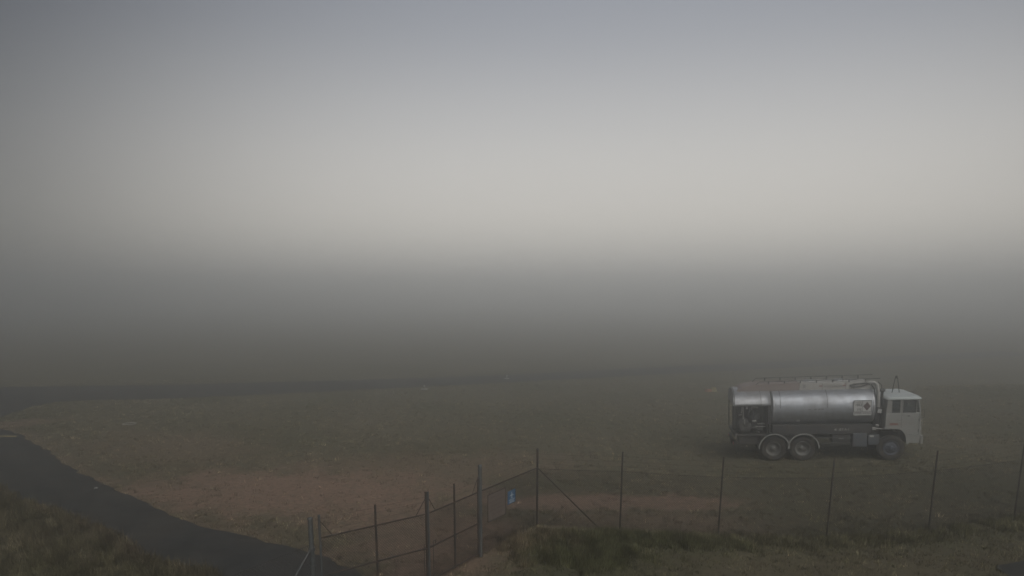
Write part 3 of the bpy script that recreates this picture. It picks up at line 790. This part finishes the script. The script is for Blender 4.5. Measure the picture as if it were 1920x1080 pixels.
text('lettering', 'JET A-1', .12, M['greyletters'], truck, (2.42, yy - .012, 1.63), (R(90) - math.atan2(nz_, ny_), 0, 0))
MB().prism([(2.74, 1.60), (2.96, 1.60), (2.90, 1.68), (2.80, 1.68)], yy - .03, yy - .022).build('badge', M['greyletters'], truck)

# cab
WS = 1.92
low = [(6.54, WS), (6.52, 1.27), (7.02, 1.27), (7.14, 1.25), (7.25, 1.18), (7.34, 1.06), (7.40, .90), (7.43, .70), (7.98, .68), (8.02, 1.0), (7.99, WS)]
cab = MB().prism(low, -1.2, 1.2).build('cab_body', M['white'], truck, .03)
for s in (-1, 1):
    ya, yb = (s * 1.185, s * 1.11)
    for bx4 in ([(6.54, WS), (6.80, WS), (6.80, 2.40), (6.60, 2.40)], [(7.11, WS), (7.25, WS), (7.25, 2.40), (7.11, 2.40)], [(7.775, WS), (7.815, WS), (7.815, 2.40), (7.775, 2.40)], [(7.93, WS), (7.99, WS), (7.915, 2.40), (7.85, 2.40)]):
        MB().prism(bx4, ya, yb).build('cab_pillar', M['white'], cab, .008)
    MB().prism([(6.60, 2.40), (7.91, 2.40), (7.91, 2.47), (6.60, 2.47)], ya - s * .004, yb + s * .004).build('roof_rail', M['white'], cab, .008)
    MB().prism([(6.54, WS), (6.60, WS), (6.66, 2.46), (6.60, 2.46)], s * 1.1, s * .45).build('rear_panel', M['white'], cab)
MB().box(7.86, 7.93, -.03, .03, WS, 2.46).build('windscreen_bar', M['white'], cab)
# roof: rounded cap
rf = MB(); secs = [(6.50, .80, 2.46, .02), (6.53, .96, 2.44, .08), (6.66, 1.0, 2.44, .13), (7.2, 1.0, 2.44, .145), (7.78, 1.0, 2.44, .14), (7.94, .98, 2.44, .105), (8.0, .92, 2.45, .03)]
vs = []; nn = 24
for x, kw, zb, hh in secs:
    for i in range(nn + 1):
        t = math.pi * i / nn; c, s = math.cos(t), math.sin(t)
        vs.append((x, 1.23 * kw * math.copysign(abs(c) ** .35, c), zb + hh * abs(s) ** .45))
k = nn + 1
rf.add(vs, [(a * k + i, a * k + i + 1, (a + 1) * k + i + 1, (a + 1) * k + i) for a in range(len(secs) - 1) for i in range(nn)], True)
rf.add(vs, [tuple(range(k)), tuple(range((len(secs) - 1) * k, len(secs) * k))])
rf.add(vs, [(a * k, (a + 1) * k, (a + 1) * k + nn, a * k + nn) for a in range(len(secs) - 1)])
roof = rf.build('cab_roof', M['roofwhite'], truck)
for s in (-1, 1):
    y = s * 1.15
    for (x0, x1), nm in (((6.80, 7.11), 'side_window'), ((7.25, 7.775), 'door_window'), ((7.815, 7.93), 'vent_window')):
        w_ = MB().prism([(x0, WS), (x1, WS), (x1 - (.06 if nm == 'vent_window' else 0), 2.40), (x0, 2.40)], y - .003, y + .003).build(nm, M['glass'], cab)
        if nm != 'vent_window':
            fr_ = MB(); yo = s * 1.188; q_ = .014
            for a0, a1, b0, b1 in ((x0 - q_, x1 + q_, WS - q_, WS + q_), (x0 - q_, x1 + q_, 2.385, 2.41), (x0 - q_, x0 + q_, WS, 2.4), (x1 - q_, x1 + q_, WS, 2.4)):
                fr_.box(a0, a1, min(yo - s * .02, yo + s * .006), max(yo - s * .02, yo + s * .006), b0, b1)
            fr_.build('window_seal', M['hose'], cab)
    MB().box(7.30, 7.76, s * 1.12 - .01, s * 1.12 + .01, 1.93, 2.14).build('door_inner_trim', M['seat'], cab)
    dr_ = MB()                                            # door shut lines
    for a0, a1, b0, b1 in ((7.19, 7.20, 1.28, 2.42), (7.92, 7.93, 1.04, 1.92), (7.40, 7.93, 1.03, 1.042)):
        dr_.box(a0, a1, min(s * 1.2, s * 1.204), max(s * 1.2, s * 1.204), b0, b1)
    dr_.build('door_gap', M['black'], cab)
    MB().box(7.44, 7.96, min(s * 1.19, s * 1.225), max(s * 1.19, s * 1.225), .99, 1.03).build('door_sill', M['white'], cab, .008)
    MB().box(7.43, 7.53, min(s * 1.2, s * 1.225), max(s * 1.2, s * 1.225), 1.77, 1.80).build('door_handle', M['hose'], cab)
    for z in (1.62, 1.2): MB().box(7.90, 7.93, min(s * 1.2, s * 1.22), max(s * 1.2, s * 1.22), z - .05, z + .05).build('hinge', M['hose'], cab)
    MB().tube([(7.06, s * 1.22, 1.64), (7.16, s * 1.235, 1.64)], .012, 6).tube([(7.06, s * 1.22, 1.56), (7.16, s * 1.235, 1.56)], .012, 6).build('grab_bar', M['pipe'], cab)
    # wheel arch flare
    fl_ = MB(); arc = [(6.50, 1.27), (7.02, 1.27), (7.14, 1.25), (7.25, 1.18), (7.34, 1.06), (7.40, .90), (7.43, .66)]
    outr = [(6.50, 1.36), (7.03, 1.36), (7.18, 1.335), (7.32, 1.25), (7.42, 1.11), (7.49, .92), (7.50, .66)]
    ya, yb = min(s * 1.16, s * 1.26), max(s * 1.16, s * 1.26)
    for j in range(len(arc) - 1):
        fl_.prism([arc[j], arc[j + 1], outr[j + 1], outr[j]], ya, yb)
    fl_.build('wheel_arch_flare', M['white'], truck)
    MB().tube([(8.05, s * 1.12, 1.0), (8.08, s * 1.14, 1.5), (8.05, s * 1.14, 1.75)], .012, 6).build('width_marker', M['pipe'], truck)
MB().box(6.72, 7.06, -1.203, -1.2005, 1.42, 1.50).build('faded_red_sign', M['redmark'], cab)
MB().box(8.0, 8.12, -1.22, 1.22, .66, 1.0).build('front_bumper', M['white'], truck, .02)
MB().box(8.025, 8.04, -.9, .9, 1.1, 1.45).build('grille', M['black'], truck)
for s in (-1, 1): MB().lathe([(8.03, .1), (8.06, .1), (8.07, 0)], 'x', (0, s * .98, 1.25), 18).build('headlight', M['placard'], truck)
MB().prism([(7.955, WS + .02), (7.965, WS + .02), (7.885, 2.41), (7.875, 2.41)], -1.08, 1.08).build('windscreen', M['glass'], cab)
for y in (-.75, .75):
    MB().box(6.85, 7.25, y - .25, y + .25, 1.75, 2.0).box(6.78, 6.88, y - .25, y + .25, 1.9, 2.32).build('seat', M['seat'], cab, .03)
MB().lathe([(-.012, .22), (.012, .22), (.012, .19), (-.012, .19)], 'x', (7.55, -.6, 2.02), 20, closed=True).build('steering_wheel', M['hose'], cab)
MB().box(7.68, 7.92, -1.05, 1.05, 1.8, 1.98).build('dashboard', M['seat'], cab, .02)
# beacon frame on roof
bf = MB()
for s in (-1, 1):
    bf.tube([(7.22 + s * .16, -.25, 2.56), (7.22 + s * .05, -.25, 3.18)], .018, 8)
bf.build('roof_frame', M['hose'], truck)
MB().lathe([(3.16, .05), (3.20, .055), (3.26, .05), (3.28, 0)], 'z', (7.22, -.25, 0), 12).build('beacon', M['pump'], truck)
MB().tube([(7.99, -1.2, 2.0), (8.06, -1.36, 2.05), (8.06, -1.36, 1.75), (7.99, -1.2, 1.7)], .010, 6).build('mirror_arm', M['hose'], truck)

# ------------------------------------------------------------------ small markers out on the field
def edge_light(x, y, s, label):
    e = tag(empty('edge_light', (x, y, hz(x, y) + (.012 if inside(np.array([x]), np.array([y]), NEAR_TOP + FAR_TOP + NEAR_LOW)[0] else 0))), label, 'airfield light', 'low lights beside the far asphalt')
    MB().lathe([(-.05, .26 * s), (.035, .26 * s), (.05, .23 * s), (.05, 0)], 'z', n=24).build('base', M['markwhite'], e)
    MB().lathe([(.05, .03), (.20, .028)], 'z', n=10).build('stem', M['pump'], e)
    MB().lathe([(.19, .06), (.22, .075), (.29, .07), (.32, .03), (.325, 0)], 'z', n=14).build('lamp', M['markwhite'], e)
edge_light(-6.43, 53.4, 1.0, 'low white edge light on pale base in fog, nearer of two')
edge_light(-.44, 60.2, .85, 'very faint low white edge light in fog, farther of two')
rg = MB(); rg.lathe([(.25 + .06 * math.cos(a), 0) for a in (0,)], 'z')
rg = MB(); nn = 8
rg.lathe([(0.032 * math.sin(2 * math.pi * j / nn), .33 + .032 * math.cos(2 * math.pi * j / nn)) for j in range(nn)], 'z', n=28, closed=True)
ring = tag(rg.build('ring_marker', M['concrete']), 'faint pale ring lying flat in the dry grass at left', 'ring marker')
ring.location = (-20.46, 38.55, hz(-20.46, 38.55) + .03)
gbm = tag(empty('gable_marker', (14.0, 51.2, hz(14.0, 51.2)), (0, 0, R(8))), 'tiny orange and yellow marker in fog left of the tanker', 'marker')
MB().prism([(-.42, 0), (-.02, 0), (-.02, .16), (-.3, .18)], -.2, .2).build('orange_half', M['orange'], gbm, .01)
MB().prism([(.0, 0), (.40, 0), (.26, .30), (.12, .34), (.0, .18)], -.2, .2).build('yellow_half', M['paleyellow'], gbm, .01)
lt = MB().prism([(-.05, 0), (.05, .0), (.055, .012), (.01, .02), (-.045, .014)], -.05, .04).build('litter_scrap', M['markwhite'])
tag(lt, 'tiny white scrap lying on the asphalt road at left', 'litter'); lt.location = (-15.03, 25.6, .0125); lt.rotation_euler = (0, 0, .3)

# ------------------------------------------------------------------ grass
POLY_ROAD = NEAR_TOP + FAR_TOP + NEAR_LOW
def blades(name, pts, length, width, nb, col_fn, spread, lean, label):
    """pts Nx2; every tuft gets nb tapering blades; one object"""
    N = len(pts)
    P = np.repeat(pts, nb, 0); L = np.repeat(length, nb) * rng.uniform(.6, 1.15, N * nb)
    a = rng.uniform(0, 2 * np.pi, N * nb); rr = np.repeat(spread, nb) * np.sqrt(rng.uniform(0, 1, N * nb)) if np.ndim(spread) else spread * np.sqrt(rng.uniform(0, 1, N * nb))
    bx_, by_ = P[:, 0] + rr * np.cos(a), P[:, 1] + rr * np.sin(a)
    bz = h(bx_, by_) - .01
    la = a + rng.normal(0, .8, len(a)); ln = L * rng.uniform(.15, 1, len(a)) * lean
    w = width * rng.uniform(.6, 1.3, len(a)); wa = rng.uniform(0, np.pi, len(a))
    v0 = np.stack([bx_ - w * np.cos(wa), by_ - w * np.sin(wa), bz], -1)
    v1 = np.stack([bx_ + w * np.cos(wa), by_ + w * np.sin(wa), bz], -1)
    v2 = np.stack([bx_ + ln * np.cos(la), by_ + ln * np.sin(la), bz + np.sqrt(np.maximum(L ** 2 - ln ** 2, .0004))], -1)
    V = np.stack([v0, v1, v2], 1).reshape(-1, 3)
    me = bpy.data.meshes.new(name); nt = len(bx_)
    me.vertices.add(nt * 3); me.vertices.foreach_set('co', V.astype(np.float32).ravel())
    me.loops.add(nt * 3); me.loops.foreach_set('vertex_index', np.arange(nt * 3, dtype=np.int32))
    me.polygons.add(nt); me.polygons.foreach_set('loop_start', np.arange(0, nt * 3, 3, dtype=np.int32))
    me.update()
    col = col_fn(bx_, by_)
    c4 = np.concatenate([np.repeat(col, 3, 0), np.ones((nt * 3, 1))], 1).astype(np.float32)
    at = me.attributes.new('tint', 'FLOAT_COLOR', 'POINT'); at.data.foreach_set('color', c4.ravel())
    me.materials.append(GRASS)
    o = bpy.data.objects.new(name, me); C.objects.link(o)
    return tag(o, label, 'grass', kind='stuff')
GRASS = attr_mat('grass_blades', 'tint')
def grass_col(x, y, green_gain=1.0):
    g = np.clip(green_field(x, y) * green_gain + rng.normal(0, .18, len(x)), 0, 1)[:, None]
    d = np.clip(dirt_field(x, y), 0, 1)[:, None]
    st = np.array([.190, .160, .106]); ol = np.array([.078, .080, .038]); rd = np.array([.21, .145, .108])
    c = st * (1 - g) + ol * g
    c = c * (1 - .5 * d) + rd * .5 * d
    return c * (np.exp(rng.normal(0, .38, (len(x), 1))) * (1 + .35 * np.clip(fnoise(x, y, 1.1, 2) + fnoise(x, y, .5, 13), -1.4, 1.4)[:, None]))
def keep(x, y, thin=True):
    k = ~inside(x, y, ROAD) & ~inside(x, y, APRON)
    if thin: k &= rng.uniform(0, 1, len(x)) > dirt_field(x, y) * .8
    return k
# short dry sward over the field, thinning out with distance
N = 190000
yy_ = 10 + 50 * rng.uniform(0, 1, N) ** 1.35; xx_ = rng.uniform(-1, 1, N) * (yy_ * .72 + 3)
k = keep(xx_, yy_) & (fnoise(xx_, yy_, 1.6, 3) + fnoise(xx_, yy_, .7, 12) + rng.normal(0, .5, N) > -.35)
p_ = np.stack([xx_[k], yy_[k]], -1)
blades('dry_grass', p_, rng.uniform(.04, .11, len(p_)), .010, 4, grass_col, .07, .8, 'short dry brown and olive grass across the airfield')
# scattered bigger tussocks that break up the sward
N = 26000
yy_ = 12 + 36 * rng.uniform(0, 1, N) ** 1.2; xx_ = rng.uniform(-1, 1, N) * (yy_ * .72 + 2)
k = keep(xx_, yy_) & (fnoise(xx_, yy_, 4.5, 1) + rng.normal(0, .7, N) > -.1)
p_ = np.stack([xx_[k], yy_[k]], -1)
tone = np.exp(rng.normal(-.05, .42, len(p_)))
blades('grass_tussocks', p_, rng.uniform(.07, .16, len(p_)), .009, 11, lambda x, y: grass_col(x, y, .9) * np.repeat(tone, 11)[:, None], rng.uniform(.06, .17, len(p_)), .85, 'small tussocks of dry grass dotted over the airfield')
# longer grass on the bank and along the foot of the fence
def region(n_, fn, x0, x1, y0, y1):
    x = rng.uniform(x0, x1, n_); y = rng.uniform(y0, y1, n_)
    k = (rng.uniform(0, 1, n_) < fn(x, y)) & keep(x, y, False)
    return np.stack([x[k], y[k]], -1)
bank_fn = lambda x, y: np.maximum.reduce([1.0 * ell(x, y, 1.7, 19.2, 2.0, 1.3, -8, .35), .9 * ell(x, y, 4.2, 19.7, 3.0, .75, -10, .35),
                                          .75 * (1 - sstep(.25, .7, seg_dist(x, y, [(5, 19.95), (9, 19.65), (12.1, 19.95), (15, 20.6), (18, 21.6)]))) * (.6 + .4 * fnoise(x, y, 1.5))])
p_ = region(60000, bank_fn, -1.2, 18, 16.5, 22)
blades('tall_grass', p_, 0.07 + .19 * rng.uniform(0, 1, len(p_)) ** 1.5, .007, 7, lambda x, y: grass_col(x, y, 1.25), .08, .55, 'longer olive green grass on the bank along the foot of the fence')
verge_fn = lambda x, y: np.clip(1.1 * (1 - sstep(.0, 5.0, seg_dist(x, y, NEAR_LOW[2:13]))) * (.75 + .5 * fnoise(x, y, 1.8)), 0, 1) * (y < NEAR_LOW[2][1])
vx = region(190000, verge_fn, -32, -6.4, 11, 36)
vx = vx[~inside(vx[:, 0], vx[:, 1], POLY_ROAD) & (seg_dist(vx[:, 0], vx[:, 1], NEAR_LOW) < seg_dist(vx[:, 0], vx[:, 1], NEAR_TOP))]
blades('verge_grass', vx, .08 + .34 * rng.uniform(0, 1, len(vx)) ** 2.2, .006, 7, lambda x, y: grass_col(x, y, 1.0) * .68, .14, .75, 'rough tawny and green grass on the verge below the road at lower left')  # blade colours scaled darker, lens vignetting of this corner put into the tint

# ------------------------------------------------------------------ fog
hm = bpy.data.materials.new('fog'); hm.use_nodes = True
n, l = hm.node_tree.nodes, hm.node_tree.links
n.clear()
pv = n.new('ShaderNodeVolumePrincipled'); ov = n.new('ShaderNodeOutputMaterial')
pv.inputs['Color'].default_value = (.985, .995, 1.0, 1)
pv.inputs['Density'].default_value = .0145
pv.inputs['Anisotropy'].default_value = .9
pv.inputs['Density Attribute'].default_value = ''
l.new(pv.outputs[0], ov.inputs['Volume'])
try: hm.cycles.homogeneous_volume = True
except Exception: pass
hb_ = MB().box(-1900, 1900, -700, 2100, -1.3, 12.5).build('haze', hm)
tag(hb_, 'pale grey dawn fog lying over the whole airfield', 'fog', kind='stuff')
